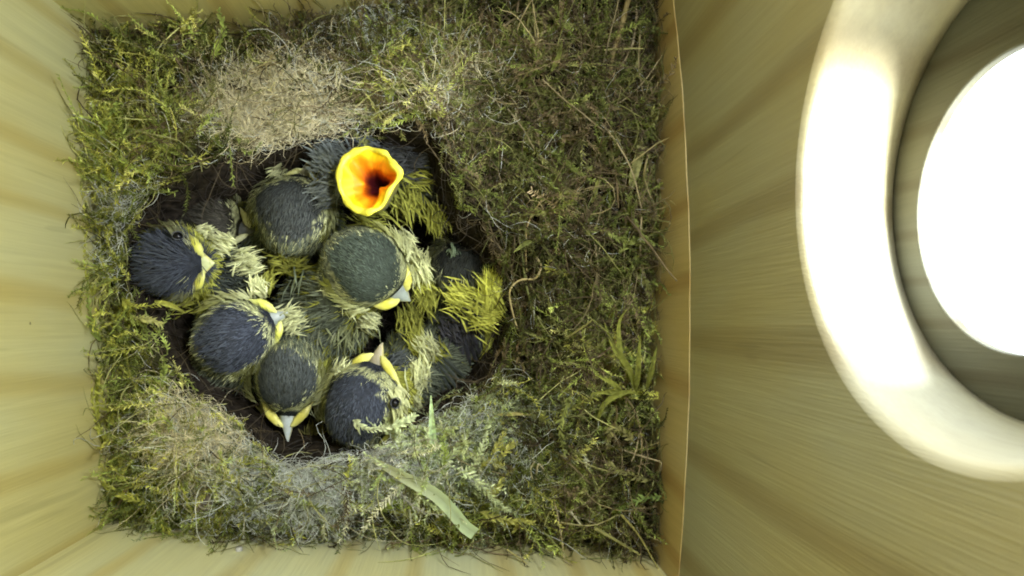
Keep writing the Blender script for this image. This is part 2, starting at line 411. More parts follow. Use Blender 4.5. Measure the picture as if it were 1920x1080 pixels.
def curly(root, nrm, length, K, lift, wander, droop=0.0):
    """random walk strands hugging the surface: (N,K,3)"""
    N = len(root)
    d = rng.normal(size=(N, 3)); d -= (d*nrm).sum(1, keepdims=True)*nrm; d = unit(d)+nrm*lift[:, None]; d = unit(d)
    pts = [root]; step = (length/(K-1))[:, None]
    ax = unit(rng.normal(size=(N, 3))+nrm*1.5); w = rng.normal(size=N)[:, None]*wander
    for k in range(K-1):
        d = unit(d+np.cross(ax, d)*w+rng.normal(size=(N, 3))*wander*.35-nrm*droop)
        pts.append(pts[-1]+d*step)
    return np.stack(pts, 1)
def keep_in(pts, m=.03):
    """strands stop at the boards: pull points that cross a wall back inside"""
    sh = pts.shape; p = pts.reshape(-1, 3)
    for a in range(4):
        u, v = CI[a], CI[(a+1) % 4]; e = unit(v-u); n = np.array([-e[1], e[0]])
        if np.dot(n, cen-u) < 0: n = -n
        dd = (p[:, :2]-u)@n-m
        p[:, :2] -= np.minimum(dd, 0)[:, None]*n
    return p.reshape(sh)

def open_cup(pts, name):
    if name == 'cup_lining': return np.ones(len(pts), bool)
    q = np.minimum(cup_sd(pts[:, -1, :2]), cup_sd(pts[:, pts.shape[1]//2, :2]))
    return (q > -.10) | (rng.random(len(pts)) < .06)
def build_moss(n, name, wfun, lrange, leaf, colfun, lift_mu=.35):
    xy = scatter(n, wfun); z = height(xy); root = np.column_stack([xy, z-.08]); nr = hnormal(xy)
    L = rng.uniform(*lrange, size=n); K = 8
    pts = keep_in(curly(root, nr, L, K, rng.normal(lift_mu, .35, n), .22, .02))
    ok = open_cup(pts, name); pts, nr, root = pts[ok], nr[ok], root[ok]; n = len(pts)
    rad = np.linspace(1, .35, K)[None]*rng.uniform(.010, .018, n)[:, None]
    V1, Q1 = tubes(pts, rad, 3)
    c = colfun(root); c = c*rng.uniform(.6, 1.35, (n, 1))
    C1 = np.repeat(c*.8, K*3, 0)
    # leaflets along each stem, two ranks
    m = leaf[0]; tpos = np.linspace(.08, 1, m)*(K-1.001); i0 = tpos.astype(int); fr = (tpos-i0)[None, :, None]
    base = pts[:, i0]*(1-fr)+pts[:, i0+1]*fr; tan = unit(pts[:, i0+1]-pts[:, i0])
    side = unit(np.cross(tan, nr[:, None, :]+.001)); sg = np.where(np.arange(m) % 2, 1, -1)[None, :, None]
    up = np.cross(side, tan)
    d = tan*.75+side*sg*rng.uniform(.5, 1.0, (n, m, 1))+up*rng.normal(.15, .35, (n, m, 1))
    ll = (rng.uniform(leaf[1], leaf[2], (n, m))*np.linspace(1.1, .7, m)[None]).ravel()
    V2, F2 = blades(base.reshape(-1, 3), d.reshape(-1, 3), np.repeat(nr, m, 0)+rng.normal(size=(n*m, 3))*.4, ll, ll*rng.uniform(.16, .30, n*m), .4)
    c2 = np.repeat(c, m, 0)*rng.uniform(.75, 1.3, (n*m, 1)); tipv = np.tile(np.array([.8, .8, 1, 1, 1.25]), n*m)[:, None]
    C2 = np.repeat(c2, 5, 0)*tipv
    V = np.concatenate([V1, V2]); F = [Q1]+[f+len(V1) for f in F2]
    # group faces by size
    o = mesh_obj(name, V, F, m_moss, nest, np.concatenate([C1, C2])); o['kind'] = 'stuff'
    return o
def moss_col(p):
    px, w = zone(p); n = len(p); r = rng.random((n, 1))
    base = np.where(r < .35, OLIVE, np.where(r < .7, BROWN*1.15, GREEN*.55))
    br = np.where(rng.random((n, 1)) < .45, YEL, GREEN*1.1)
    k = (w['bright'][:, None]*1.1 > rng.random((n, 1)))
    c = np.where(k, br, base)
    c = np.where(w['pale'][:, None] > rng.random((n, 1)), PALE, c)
    sd = cup_sd(p[:, :2]); dk = np.clip((sd+1.0)/.9, .35, 1)[:, None]
    return np.where(sd[:, None] < -.2, DARK*1.3, np.minimum(c*clump(p)*1.12, .75))  # moss rooted inside the cup takes the painted shade colour
def w_out(p):
    sd = cup_sd(p[:, :2]); return np.where(sd > -.05, 1, .015)
def w_moss(p):
    px, w = zone(p); return w_out(p)*np.clip(.75+.5*w['bright']-.75*w['buff']-.5*w['grey'], .04, 1)
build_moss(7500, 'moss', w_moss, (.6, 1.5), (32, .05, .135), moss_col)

build_moss(380, 'moss_sprays', lambda p: w_moss(p)*(cup_sd(p[:, :2]) > .3), (.9, 2.0), (34, .08, .19), lambda p: moss_col(p)*1.2, .5)
def build_fibres(n, name, wfun, lrange, rrange, colfun, mat, K=9, wander=.35, lift=(.15, .35), sides=3, dz=.0):
    xy = scatter(n, wfun); z = height(xy); nr = hnormal(xy); root = np.column_stack([xy, z+dz])
    L = rng.uniform(*lrange, size=n)
    pts = keep_in(curly(root, nr, L, K, rng.normal(lift[0], lift[1], n), wander, .05))
    ok = open_cup(pts, name); pts, nr, root = pts[ok], nr[ok], root[ok]; n = len(pts)
    rad = np.concatenate([np.ones(K-2), [.7, .3]])[None]*rng.uniform(*rrange, size=n)[:, None]
    V, Q = tubes(pts, rad, sides)
    c = colfun(root)*rng.uniform(.65, 1.35, (n, 1))
    o = mesh_obj(name, V, Q, mat, nest, np.repeat(c, K*sides, 0)); o['kind'] = 'stuff'
    return o
def root_col(p):
    px, w = zone(p); n = len(p); r = rng.random((n, 1))
    c = np.where(r < .5, BROWN*1.15, np.where(r < .86, OLIVE*1.15, np.array((.27, .23, .12))))
    c = np.where(w['bright'][:, None] > rng.random((n, 1))*1.3, np.array((.40, .41, .17)), c)
    return np.where(cup_sd(p[:, :2])[:, None] < -.2, DARK*1.3, c*clump(p)**.6)  # rootlets within the cup are darkened as painted shade
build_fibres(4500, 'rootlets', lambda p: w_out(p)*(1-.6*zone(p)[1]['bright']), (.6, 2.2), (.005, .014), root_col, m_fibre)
def hair_w(p):
    px, w = zone(p); return w_out(p)*np.clip(.004+w['buff']+.7*w['grey']+.15*w['pale'], 0, 1)
def hair_col(p):
    px, w = zone(p); n = len(p)
    k = w['buff']/(w['buff']+w['grey']+.3*w['pale']+.05)
    return np.where(rng.random((n, 1)) < k[:, None], BUFF, GREY)
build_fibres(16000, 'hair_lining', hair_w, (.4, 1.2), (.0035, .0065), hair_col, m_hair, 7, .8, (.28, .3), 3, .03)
# felted lining of the cup, coloured darker to stand for the shade inside
def cup_w(p):
    sd = cup_sd(p[:, :2]); return np.where((sd < .25), 1, 0)
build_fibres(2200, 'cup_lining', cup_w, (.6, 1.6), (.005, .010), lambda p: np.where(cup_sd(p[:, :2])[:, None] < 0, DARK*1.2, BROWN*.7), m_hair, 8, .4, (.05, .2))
# stray hairs standing against the boards
def edge_w(p): return np.where(edge_dist(p[:, :2]) < .35, .6, 0)
build_fibres(700, 'stray_fibres', edge_w, (.6, 1.9), (.004, .009), lambda p: root_col(p), m_fibre, 10, .3, (.9, .5), 3, .05)

# ------------------------------------------------------------------ chicks
CAPC = np.array((.060, .072, .068)); CAPB = np.array((.066, .077, .108)); YELF = np.array((.54, .56, .11)); PALF = np.array((.65, .68, .38)); BACK = np.array((.13, .15, .11))
GAPE = np.array((.66, .64, .06)); HORN = np.array((.22, .25, .24))
def remeshed(spheres):
    """one continuous skin over a chain of overlapping balls"""
    bm = bmesh.new()
    for (c, r, sc) in spheres:
        g = bmesh.ops.create_icosphere(bm, subdivisions=3, radius=r)
        for v in g['verts']: v.co = Vector((v.co.x*sc[0], v.co.y*sc[1], v.co.z*sc[2]))+Vector(c)
    me = bpy.data.meshes.new('tmp'); bm.to_mesh(me); bm.free()
    o = bpy.data.objects.new('tmp', me); col.objects.link(o)
    md = o.modifiers.new('r', 'REMESH'); md.mode = 'VOXEL'; md.voxel_size = .085
    sm = o.modifiers.new('s', 'SMOOTH'); sm.iterations = 10; sm.factor = .5
    dg = bpy.context.evaluated_depsgraph_get(); ev = o.evaluated_get(dg); m2 = ev.to_mesh()
    n = len(m2.vertices); V = np.zeros(n*3); m2.vertices.foreach_get('co', V); V = V.reshape(-1, 3)
    Nn = np.zeros(n*3); m2.vertices.foreach_get('normal', Nn); Nn = Nn.reshape(-1, 3)
    m2.calc_loop_triangles(); T = np.zeros(len(m2.loop_triangles)*3, np.int32); m2.loop_triangles.foreach_get('vertices', T); T = T.reshape(-1, 3)
    ev.to_mesh_clear(); bpy.data.objects.remove(o); bpy.data.meshes.remove(me)
    return V, Nn, T
def sample_surface(V, Nn, T, n):
    a = np.linalg.norm(np.cross(V[T[:, 1]]-V[T[:, 0]], V[T[:, 2]]-V[T[:, 0]]), axis=1)
    k = rng.choice(len(T), n, p=a/a.sum()); r1 = np.sqrt(rng.random((n, 1))); r2 = rng.random((n, 1))
    w = [1-r1, r1*(1-r2), r1*r2]
    return sum(w[i]*V[T[k, i]] for i in range(3)), unit(sum(w[i]*Nn[T[k, i]] for i in range(3)))
def frame(az, el, roll):
    a, e = math.radians(az), math.radians(el)
    Fw = np.array([math.cos(a)*math.cos(e), math.sin(a)*math.cos(e), math.sin(e)])
    Sd = unit(np.cross(Fw, [0, 0, 1.0])); Up = np.cross(Sd, Fw)
    r = math.radians(roll)
    return Fw, Sd*math.cos(r)-Up*math.sin(r), Up*math.cos(r)+Sd*math.sin(r)     # forward, right-hand side, crown
def plumage_color(p, nrm, hc, hr, fr, cap, belly_mix, capu=.46):
    Fw, Sd, Up = fr; v = p-hc; dist = np.linalg.norm(v, axis=1); v = unit(v)
    a, u, s = v@Fw, v@Up, v@Sd
    n = len(p)
    head = dist < hr*1.18
    body = np.where((nrm[:, 2:3]+rng.normal(size=(n, 1))*.25) > belly_mix, BACK, YELF*.55)
    body = np.where(rng.random((n, 1)) < .25, body*.6, body)
    c = np.where(u[:, None] > capu+.05*np.sin(s[:, None]*9)+rng.normal(size=(n, 1))*.09, cap*(.9+.25*rng.random((n, 1))), PALF)
    c = np.where((u[:, None] < .10) & (u[:, None] > -.04) & (a[:, None] > -.3), cap*.8, c)          # eye stripe
    c = np.where(u[:, None] <= -.04, YELF*.75, c)
    c = np.where((a[:, None] < -.45) & (u[:, None] < .55), np.where(rng.random((n, 1)) < .35, PALF*.55, BACK), c)
    c = np.where((a[:, None] > .93) & (u[:, None] < .30), cap*.7, c)
    return np.where(head[:, None], c, body), head
def ring_loft(C, rings_n):
    pass
def loft(rings):
    """rings (R,n,3) closed loops -> V,F (end capped by collapsing)"""
    R, n, _ = rings.shape; idx = np.arange(R*n).reshape(R, n)
    A = idx[:-1]; B = np.roll(A, -1, 1); D = idx[1:]; C = np.roll(D, -1, 1)
    return rings.reshape(-1, 3), np.stack([A, B, C, D], -1).reshape(-1, 4)
def beak(parent, hc, hr, fr, L=.55, W=.42, gape=1.0, gcol=GAPE, horn=HORN, flangelen=1.0, openg=.0, brow=1.0):
    Fw, Sd, Up = fr
    base = hc+Fw*hr*.80-Up*hr*.10
    ang = np.linspace(0, 2*np.pi, 16, endpoint=False)
    for nm, sgn in (('upper_mandible', 1), ('lower_mandible', -1)):
        rings = []
        for t in np.linspace(0, 1, 9):
            w = W*.5*(1-t**1.3)*(.95)+.012; h = (.125 if sgn > 0 else .08)*(1-t**1.8)+.01
            c = base+Fw*L*t*(1 if sgn > 0 else .93)+Up*sgn*.012-Up*(.10*t*t if sgn > 0 else 0)+Up*sgn*openg*t
            y = np.clip(np.sin(ang)*sgn, -.12, 1)*sgn
            rings.append(c+Sd*(np.cos(ang)*w)[:, None]+Up*(y*h)[:, None])
        rings.append(np.repeat(rings[-1].mean(0)[None], 16, 0)); rings = np.array(rings)
        V, F = loft(rings)
        tt = np.linspace(0, 1, 10)[:, None, None]; sd_ = np.clip((np.abs(np.cos(ang))-.72)/.28, 0, 1)[None, :, None]
        cc = (horn[None, None]*(.75+.75*tt))*(1-sd_*.75)+np.array((.55, .50, .14))[None, None]*sd_*.75
        cc = cc.reshape(-1, 3)
        mesh_obj(nm, V, F, m_horn, parent, cc)
    # soft yellow gape flange: a short swollen lip each side, running back to the corner of the mouth; pale brow feathers carry on from it
    for sgn in (1, -1):
        ts = np.linspace(0, 1, 16); pts = []; rad = []; ph = rng.uniform(0, 6)
        for t in ts:
            fwd = L*.50*(1-t)-.26*hr*flangelen*t**1.5
            lat = W*.5*(.35+.65*min(1, t*1.8)**.7)+.40*hr*flangelen*t**1.3
            pts.append(base+Fw*fwd+Sd*sgn*lat+Up*(.05-.02*t)+Up*.06*math.sin(t*3.1)+rng.normal(size=3)*.004)
            rad.append((.010+.084*math.sin(math.pi*t**.75)**1.1*(1+.10*math.sin(7*t+ph)))*gape)
        pts = np.array(pts); rad = np.array(rad)
        tn = unit(np.gradient(pts, axis=0)); s2 = unit(np.cross(tn, Up)); u2 = np.cross(s2, tn)
        rings = pts[:, None]+rad[:, None, None]*(s2[:, None]*np.cos(ang)[None, :, None]*1.05+u2[:, None]*np.sin(ang)[None, :, None]*.75)
        rings = np.concatenate([rings[:1].mean(1, keepdims=True).repeat(16, 1), rings, rings[-1:].mean(1, keepdims=True).repeat(16, 1)])
        V, F = loft(rings)
        tt = np.linspace(0, 1, 18)[:, None, None]; ridge = (.5+.5*np.sin(ang))[None, :, None]
        g = (gcol*.72+np.array((.60, .62, .20))*.28)[None, None]*(.85+.1*ridge); pale = np.array((.62, .65, .36))[None, None]
        k = np.clip(np.abs(tt-.45)*1.3+.25*(1-ridge), 0, 1)
        mesh_obj('gape_flange', V, F, m_horn, parent, (g*(1-k)+pale*k).reshape(-1, 3))
        # brow
        n = int(110*(.35+.65*brow)); t = rng.random(n)
        th = np.radians(46+70*t); q = Fw*np.cos(th)[:, None]*.93+Sd*sgn*np.sin(th)[:, None]*.98+Up*(.22+.10*rng.normal(size=n))[:, None]
        root = hc+unit(q)*hr*.97; dirn = -Fw*np.sin(th)[:, None]+Sd*sgn*np.cos(th)[:, None]+unit(q)*.25+rng.normal(size=(n, 3))*.2
        ll = rng.uniform(.16, .38, n)
        VV, (Q, TT) = blades(root, dirn, unit(q)+Up*.5, ll, rng.uniform(.03, .06, n), .3)
        cc = (PALF*.9*(1-t[:, None])+YELF*.45*t[:, None])*rng.uniform(.7, 1.2, (n, 1))*brow
        mesh_obj('brow_feathers', VV, [Q, TT], m_feather, parent, np.repeat(cc, 5, 0))
def eye(parent, hc, hr, fr, sgn, r=.10, a=.28, u=.42):
    Fw, Sd, Up = fr; s = math.sqrt(1-a*a-u*u); d = Fw*a+Up*u+Sd*sgn*s
    c = hc+d*hr*1.03
    bm = bmesh.new(); bmesh.ops.create_uvsphere(bm, u_segments=16, v_segments=10, radius=r)
    V = np.array([v.co[:] for v in bm.verts]); Fc = [[v.index for v in f.verts] for f in bm.faces]; bm.free()
    q = [f for f in Fc if len(f) == 4]; t = [f for f in Fc if len(f) == 3]
    e = mesh_obj('eye', V+c, [np.array(q), np.array(t)], m_eye, parent)
    # bare eyelid ring
    n = 20; an = np.linspace(0, 2*np.pi, n, endpoint=False); x = unit(np.cross(d, Up)); y = np.cross(x, d)
    pts = c+d*r*.45+(x*np.cos(an)[:, None]*1.0+y*np.sin(an)[:, None]*1.15)*r*1.05
    rings = np.array([p+(.010*(np.cos(b)*unit(p-c)+np.sin(b)*d)) for p in pts for b in np.linspace(0, 2*np.pi, 6, endpoint=False)]).reshape(n, 6, 3)
    rings = np.concatenate([rings, rings[:1]])
    V, F = loft(rings); mesh_obj('eyelid', V, F, m_skin, e, np.tile(np.array((.10, .105, .12)), (len(V), 1)))
def tuft(parent, items, name='flank_feathers'):
    """items: px,py,z, az, length, spread_px, n, colour, elev -> a clump of long soft feathers"""
    Vs, Fq, Ft, Cs = [], [], [], []; off = 0
    for (x, y, z, az, L, sp, n, c, el) in items:
        c0 = P(x, y, z); s = sp/88.
        root = c0+rng.normal(size=(n, 3))*np.array([s, s, .10])
        a = np.radians(az+rng.normal(0, 22, n)); e = np.radians(el+rng.normal(0, 14, n))
        d = np.stack([np.cos(a)*np.cos(e), np.sin(a)*np.cos(e), np.sin(e)], 1)
        ll = L*rng.uniform(.55, 1.15, n)
        nr = unit(np.array([0, 0, 1.0])+rng.normal(size=(n, 3))*.45)
        V, (Q, T) = blades(root-d*ll[:, None]*.45, d, nr, ll, rng.uniform(.022, .05, n), .35)
        cc = np.array(c)*rng.uniform(.65, 1.25, (n, 1)); C = np.repeat(cc, 5, 0)*np.tile(np.array([.5, .5, .95, .95, 1.15]), n)[:, None]
        Vs.append(V); Fq.append(Q+off); Ft.append(T+off); Cs.append(C); off += len(V)
    return mesh_obj(name, np.concatenate(Vs), [np.concatenate(Fq), np.concatenate(Ft)], m_feather, parent, np.concatenate(Cs))
def wing(parent, x, y, z, az, L, W, n=9, c=(.06, .07, .075), edge=(.30, .32, .10), flip=1, el=-8):
    """folded half-grown wing: overlapping flight feathers, each a vane with a raised shaft, joined at the wrist"""
    c0 = P(x, y, z); Vs, Fs, Cs = [], [], []; off = 0
    for k in range(n):
        u = k/(n-1); a = math.radians(az+flip*(u-.5)*38); e = math.radians(el)
        d = np.array([math.cos(a)*math.cos(e), math.sin(a)*math.cos(e), math.sin(e)]); s = unit(np.cross(d, [0, 0, 1.])); up = np.cross(s, d)
        root = c0+s*(u-.5)*W*flip*-1+up*.02*k; ll = L*(.7+.3*math.sin(u*2.4+.3)); w = W/n*1.5
        rows = []
        for t in np.linspace(0, 1, 7):
            ww = w*(.5+.5*math.sin(min(1, t*1.15)*math.pi*.8)) if t < 1 else .01
            m = root+d*ll*t-up*.12*t*t
            rows.append([m-s*ww*.5, m-s*ww*.3+up*.008, m+up*.028, m+s*ww*.3+up*.012, m+s*ww*.5])
        V = np.array(rows).reshape(-1, 3); idx = np.arange(35).reshape(7, 5)
        F = np.stack([idx[:-1, :-1], idx[:-1, 1:], idx[1:, 1:], idx[1:, :-1]], -1).reshape(-1, 4)
        cc = np.tile(np.array([c, c, np.array(c)*.6, c, edge]), (7, 1))*rng.uniform(.8, 1.2)
        Vs.append(V); Fs.append(F+off); Cs.append(cc); off += 35
    return mesh_obj('wing', np.concatenate(Vs), np.concatenate(Fs), m_feather, parent, np.concatenate(Cs))
def chick(label, head, hr, az, el, roll, body, br, cap=CAPC, belly=.1, capu=.46, mouth=True, eyes=(), eyepos=(.28, .42), barbs=(4200, 2000), headlen=(.12, .26), fluff=(.22, .42), beakargs={}, bodyscale=(1.15, 1, .85), barbw=1.0):
    hc = P(*head); bc = P(*body); fr = frame(az, el, roll); Fw, Sd, Up = fr
    root = empty('chick', (bc[0], bc[1], bc[2]-br), label, 'chick', 'chicks huddled in the nest')
    # continuous body: rump, belly, breast, neck, head
    ax = unit(hc-bc); tail = bc-np.array([ax[0], ax[1], 0])*br*.7-np.array([0, 0, .2])
    sph = [(tail, br*.6, (1, 1, .9)), (bc, br, bodyscale)]
    for t in (.3, .5, .7, .85): sph.append((bc+(hc-bc)*t, br*(1-t)*.85+hr*t*.82, (1, 1, 1)))
    sph.append((hc, hr*.92, (1, 1, .95))); sph.append((hc-Fw*hr*.24-Up*hr*.05, hr*.82, (1, 1, 1))); sph.append((hc+Fw*hr*.30-Up*hr*.08, hr*.68, (1, 1, 1)))
    V, Nn, T = remeshed(sph)
    kk = rng.normal(size=(9, 3))*2.6; pp = rng.uniform(0, 6.28, 9)
    V = V+Nn*(.035*sum(np.sin(V@kk[q]+pp[q]) for q in range(9))/1.5)[:, None]
    c, hd = plumage_color(V, Nn, hc, hr, fr, cap, belly, capu)
    bo = mesh_obj('body', V, T, m_skin, root, c*.45)
    bk = hc+Fw*hr*.8
    for nm, n, ishead in (('head_down', barbs[0], True), ('body_down', barbs[1], False)):
        p, q = sample_surface(V, Nn, T, n*5)
        v = p-hc; isH = np.linalg.norm(v, axis=1) < hr*1.18
        sel = np.where(isH == ishead)[0]
        # only the upper side of a nestling is ever feathered this densely
        sel = sel[(q[sel, 2] > -.45)][:n]
        p, q = p[sel], q[sel]
        for sg_ in eyes:
            e_ = hc+(Fw*eyepos[0]+Up*eyepos[1]+Sd*sg_*math.sqrt(1-eyepos[0]**2-eyepos[1]**2))*hr*1.0; kp = np.linalg.norm(p-e_-Fw*.06, axis=1) > .19; p, q = p[kp], q[kp]
        if len(p) == 0: continue
        cc, _ = plumage_color(p, q, hc, hr, fr, cap, belly, capu)
        d = p-bk; d -= (d*q).sum(1, keepdims=True)*q; d = unit(d)+rng.normal(size=p.shape)*.22
        d -= (d*q).sum(1, keepdims=True)*q; d = unit(d)+q*(rng.uniform(.08, .45, (len(p), 1))+(rng.random((len(p), 1)) < .12)*.5)
        ll = rng.uniform(*(headlen if ishead else fluff), len(p))
        w = rng.uniform(.010, .024, len(p))*(1.0 if ishead else 1.5)*barbw
        VV, (Q, TT) = blades(p-q*.02, d, q, ll, w, .25)
        cc = cc*rng.uniform(.72, 1.22, (len(p), 1)); C = np.repeat(cc, 5, 0)*np.tile(np.array([.75, .75, 1, 1, 1.12]), len(p))[:, None]
        mesh_obj(nm, VV, [Q, TT], m_feather, root, C)['kind'] = 'stuff'
    if mouth: beak(root, hc, hr, fr, **beakargs)
    for s in eyes: eye(root, hc, hr, fr, s, a=eyepos[0], u=eyepos[1])
    return root, hc, fr

# the gaping chick -------------------------------------------------------
def gaping():
    r, hc, fr = chick('chick with its orange mouth gaping wide open at the top of the huddle', (668, 322, -1.15), .82, 180, 20, 0, (770, 315, -1.7), 1.05, cap=np.array((.10, .115, .115)), belly=.2, mouth=False, headlen=(.12, .24))
    rim = [(750, 328), (738, 309), (727, 293), (709, 282), (688, 278), (665, 284), (647, 300), (637, 322), (636, 344), (642, 364), (653, 381), (670, 394), (690, 398), (708, 393), (721, 377), (733, 352)]
    R0 = np.array([P(x, y, .75+.15*math.cos((k/16)*2*math.pi)) for k, (x, y) in enumerate(rim)])
    # smooth closed curve
    n = 64; u = np.arange(n)/n*16; i = u.astype(int); f = (u-i)[:, None]
    p0, p1, p2, p3 = R0[i-1], R0[i % 16], R0[(i+1) % 16], R0[(i+2) % 16]
    R = .5*((2*p1)+(-p0+p2)*f+(2*p0-5*p1+4*p2-p3)*f**2+(-p0+3*p1-3*p2+p3)*f**3)
    w_ = np.arange(n)/n*2*np.pi; R[:, 2] += .05*np.sin(w_*3)+.03*np.sin(w_*8); R[:, :2] *= 1+(.004*np.sin(w_*9)+.003*np.sin(w_*17))[:, None]
    ctr = P(702, 340, .72); down = np.array([0, 0, -1.0])
    thr = ctr+np.array([.02, .0, -1.15])
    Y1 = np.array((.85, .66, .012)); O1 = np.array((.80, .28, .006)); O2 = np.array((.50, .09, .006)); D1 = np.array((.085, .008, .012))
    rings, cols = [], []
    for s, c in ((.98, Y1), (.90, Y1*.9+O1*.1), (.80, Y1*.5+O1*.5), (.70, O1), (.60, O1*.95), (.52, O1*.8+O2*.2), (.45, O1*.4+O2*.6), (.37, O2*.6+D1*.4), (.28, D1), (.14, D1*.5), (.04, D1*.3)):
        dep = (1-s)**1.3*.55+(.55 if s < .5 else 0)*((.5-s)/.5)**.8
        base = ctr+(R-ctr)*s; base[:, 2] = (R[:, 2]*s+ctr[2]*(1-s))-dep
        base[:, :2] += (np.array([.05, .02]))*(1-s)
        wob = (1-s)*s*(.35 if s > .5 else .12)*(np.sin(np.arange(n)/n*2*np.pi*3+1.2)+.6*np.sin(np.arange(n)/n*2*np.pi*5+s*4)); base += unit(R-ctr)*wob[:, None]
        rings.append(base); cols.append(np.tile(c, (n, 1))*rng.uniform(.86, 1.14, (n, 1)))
    V, F = loft(np.array(rings)); mesh_obj('mouth_lining', V, F, m_mouth, r, np.concatenate(cols), True)
    # tongue: a pointed ridge lying on the lower side
    tp = P(716, 352, .1)
    # swollen rim
    tn = unit(np.roll(R, -1, 0)-np.roll(R, 1, 0)); out = unit(R-ctr); upv = np.cross(tn, out); upv *= np.sign(upv[:, 2:3])
    an = np.linspace(0, 2*np.pi, 10, endpoint=False)
    q_ = np.arange(n)/n*2*np.pi
    thick = (.062+.014*np.sin(q_*3+1)+.010*np.sin(q_*7)+.008*np.sin(q_*13+2))[:, None, None]
    rg = R[:, None]+thick*(out[:, None]*np.cos(an)[None, :, None]+upv[:, None]*np.sin(an)[None, :, None]*.8)
    rg = np.concatenate([rg, rg[:1]]); V, F = loft(rg)
    mesh_obj('gape_flange', V, F, m_horn, r, np.tile(np.array((.80, .74, .07)), (len(V), 1))*rng.uniform(.85, 1.12, (len(V), 1)))
    # outer skin of the two mandibles, narrowing down into the head
    hb = ctr+np.array([0, 0, -1.5])
    for nm, sel in (('upper_mandible', np.arange(16, 49)), ('lower_mandible', np.r_[np.arange(48, 64), np.arange(0, 17)])):
        rs = []
        for t in np.linspace(0, 1, 6):
            e = R[sel]*(1-t)+(hb+(R[sel]-ctr)*.62)*t; e = e+out[sel]*.03*(1-t); e[:, 2] -= .03
            rs.append(e)
        rs = np.array(rs); a, b = rs.shape[:2]; idx = np.arange(a*b).reshape(a, b)
        Fm = np.stack([idx[:-1, :-1], idx[:-1, 1:], idx[1:, 1:], idx[1:, :-1]], -1).reshape(-1, 4)
        cc = np.concatenate([np.tile(np.array((.55, .46, .05))*(1-t)+np.array((.2, .2, .15))*t, (b, 1)) for t in np.linspace(0, 1, 6)])
        mesh_obj(nm, rs.reshape(-1, 3), Fm, m_horn, r, cc)
    wing(r, 720, 268, -.55, -8, 1.1, .55, 8, (.075, .085, .09), (.12, .13, .11))
    tuft(r, [(785, 335, -.75, -12, .55, 9, 60, YELF*.8, 0), (765, 380, -.75, -75, .5, 16, 110, YELF*.6, -5), (812, 410, -.9, -80, .6, 10, 90, YELF*.6, -10), (690, 410, -.7, -20, .4, 14, 70, YELF*.55, 0),
             (606, 318, -.45, -70, .4, 5, 24, PALF*.8, 10)])
    tuft(r, [(616, 300, -.15, 150, .45, 15, 260, (.16, .185, .19), 10), (618, 355, -.2, 205, .45, 14, 240, (.15, .17, .17), 10), (680, 264, -.5, 175, .5, 20, 200, (.13, .15, .16), 5), (770, 285, -.6, 5, .6, 22, 240, (.075, .08, .085), 0)], 'nape_feathers')
gaping()
# head down beside it
r, hc, fr = chick('dark capped chick pressed against the gaping one, its own beak pointing up the picture', (552, 398, -.75), .90, 78, -4, 0, (545, 430, -2.1), 1.0, cap=np.array((.066, .074, .074)), beakargs=dict(L=.55, W=.34, gape=.8, brow=.4, gcol=np.array((.55, .55, .22)), horn=np.array((.25, .25, .18))))
tuft(r, [(530, 492, -.95, 165, .4, 12, 70, YELF*.45, 0), (560, 497, -.95, 200, .4, 10, 50, YELF*.4, 0), (520, 325, -.75, 200, .35, 6, 30, PALF*.6, 0)])
# left chick
r, hc, fr = chick('spiky blue-grey chick nearest the plain side board, one eye and yellow gape showing', (326, 490, -.3), .77, -6, 26, 16, (400, 520, -2.0), .95, cap=CAPB, capu=.12, eyes=(-1,), eyepos=(.60, .34), headlen=(.2, .42), barbw=.8, beakargs=dict(L=.34, W=.66, gape=1.25, flangelen=.85, brow=.25, gcol=np.array((.64, .64, .06)), horn=np.array((.40, .44, .24))))
tuft(r, [(460, 492, -.8, 10, .5, 11, 170, PALF*.9, 15), (412, 455, -.55, -25, .4, 8, 110, PALF*1.0, 5), (392, 556, -.8, -60, .4, 10, 80, YELF*.6, 10), (345, 562, -.7, 190, .4, 12, 70, YELF*.55, 5), (385, 432, -.4, 10, .3, 5, 40, PALF*.9, 10)])
tuft(r, [(428, 508, -.95, -5, .55, 13, 200, (.05, .06, .055), 12), (400, 530, -.85, -25, .6, 12, 120, (.06, .07, .065), 12)], 'breast_feathers')
# lower left
r, hc, fr = chick('blue-grey chick between the spiky one and the downward-beaked one, beak towards the centre', (445, 624, -.5), .85, 22, -2, 12, (415, 690, -1.9), 1.05, cap=CAPB, beakargs=dict(L=.45, W=.5, gape=1.05, brow=.7, flangelen=1.0, gcol=np.array((.60, .62, .06))))
tuft(r, [(482, 538, -.55, 110, .35, 7, 120, PALF*1.05, 15), (545, 600, -.8, 20, .45, 11, 190, PALF*.85, 10), (522, 655, -1.0, -70, .5, 8, 60, YELF*.55, 0), (500, 525, -1.2, 60, .4, 10, 80, YELF*.6, 10)])
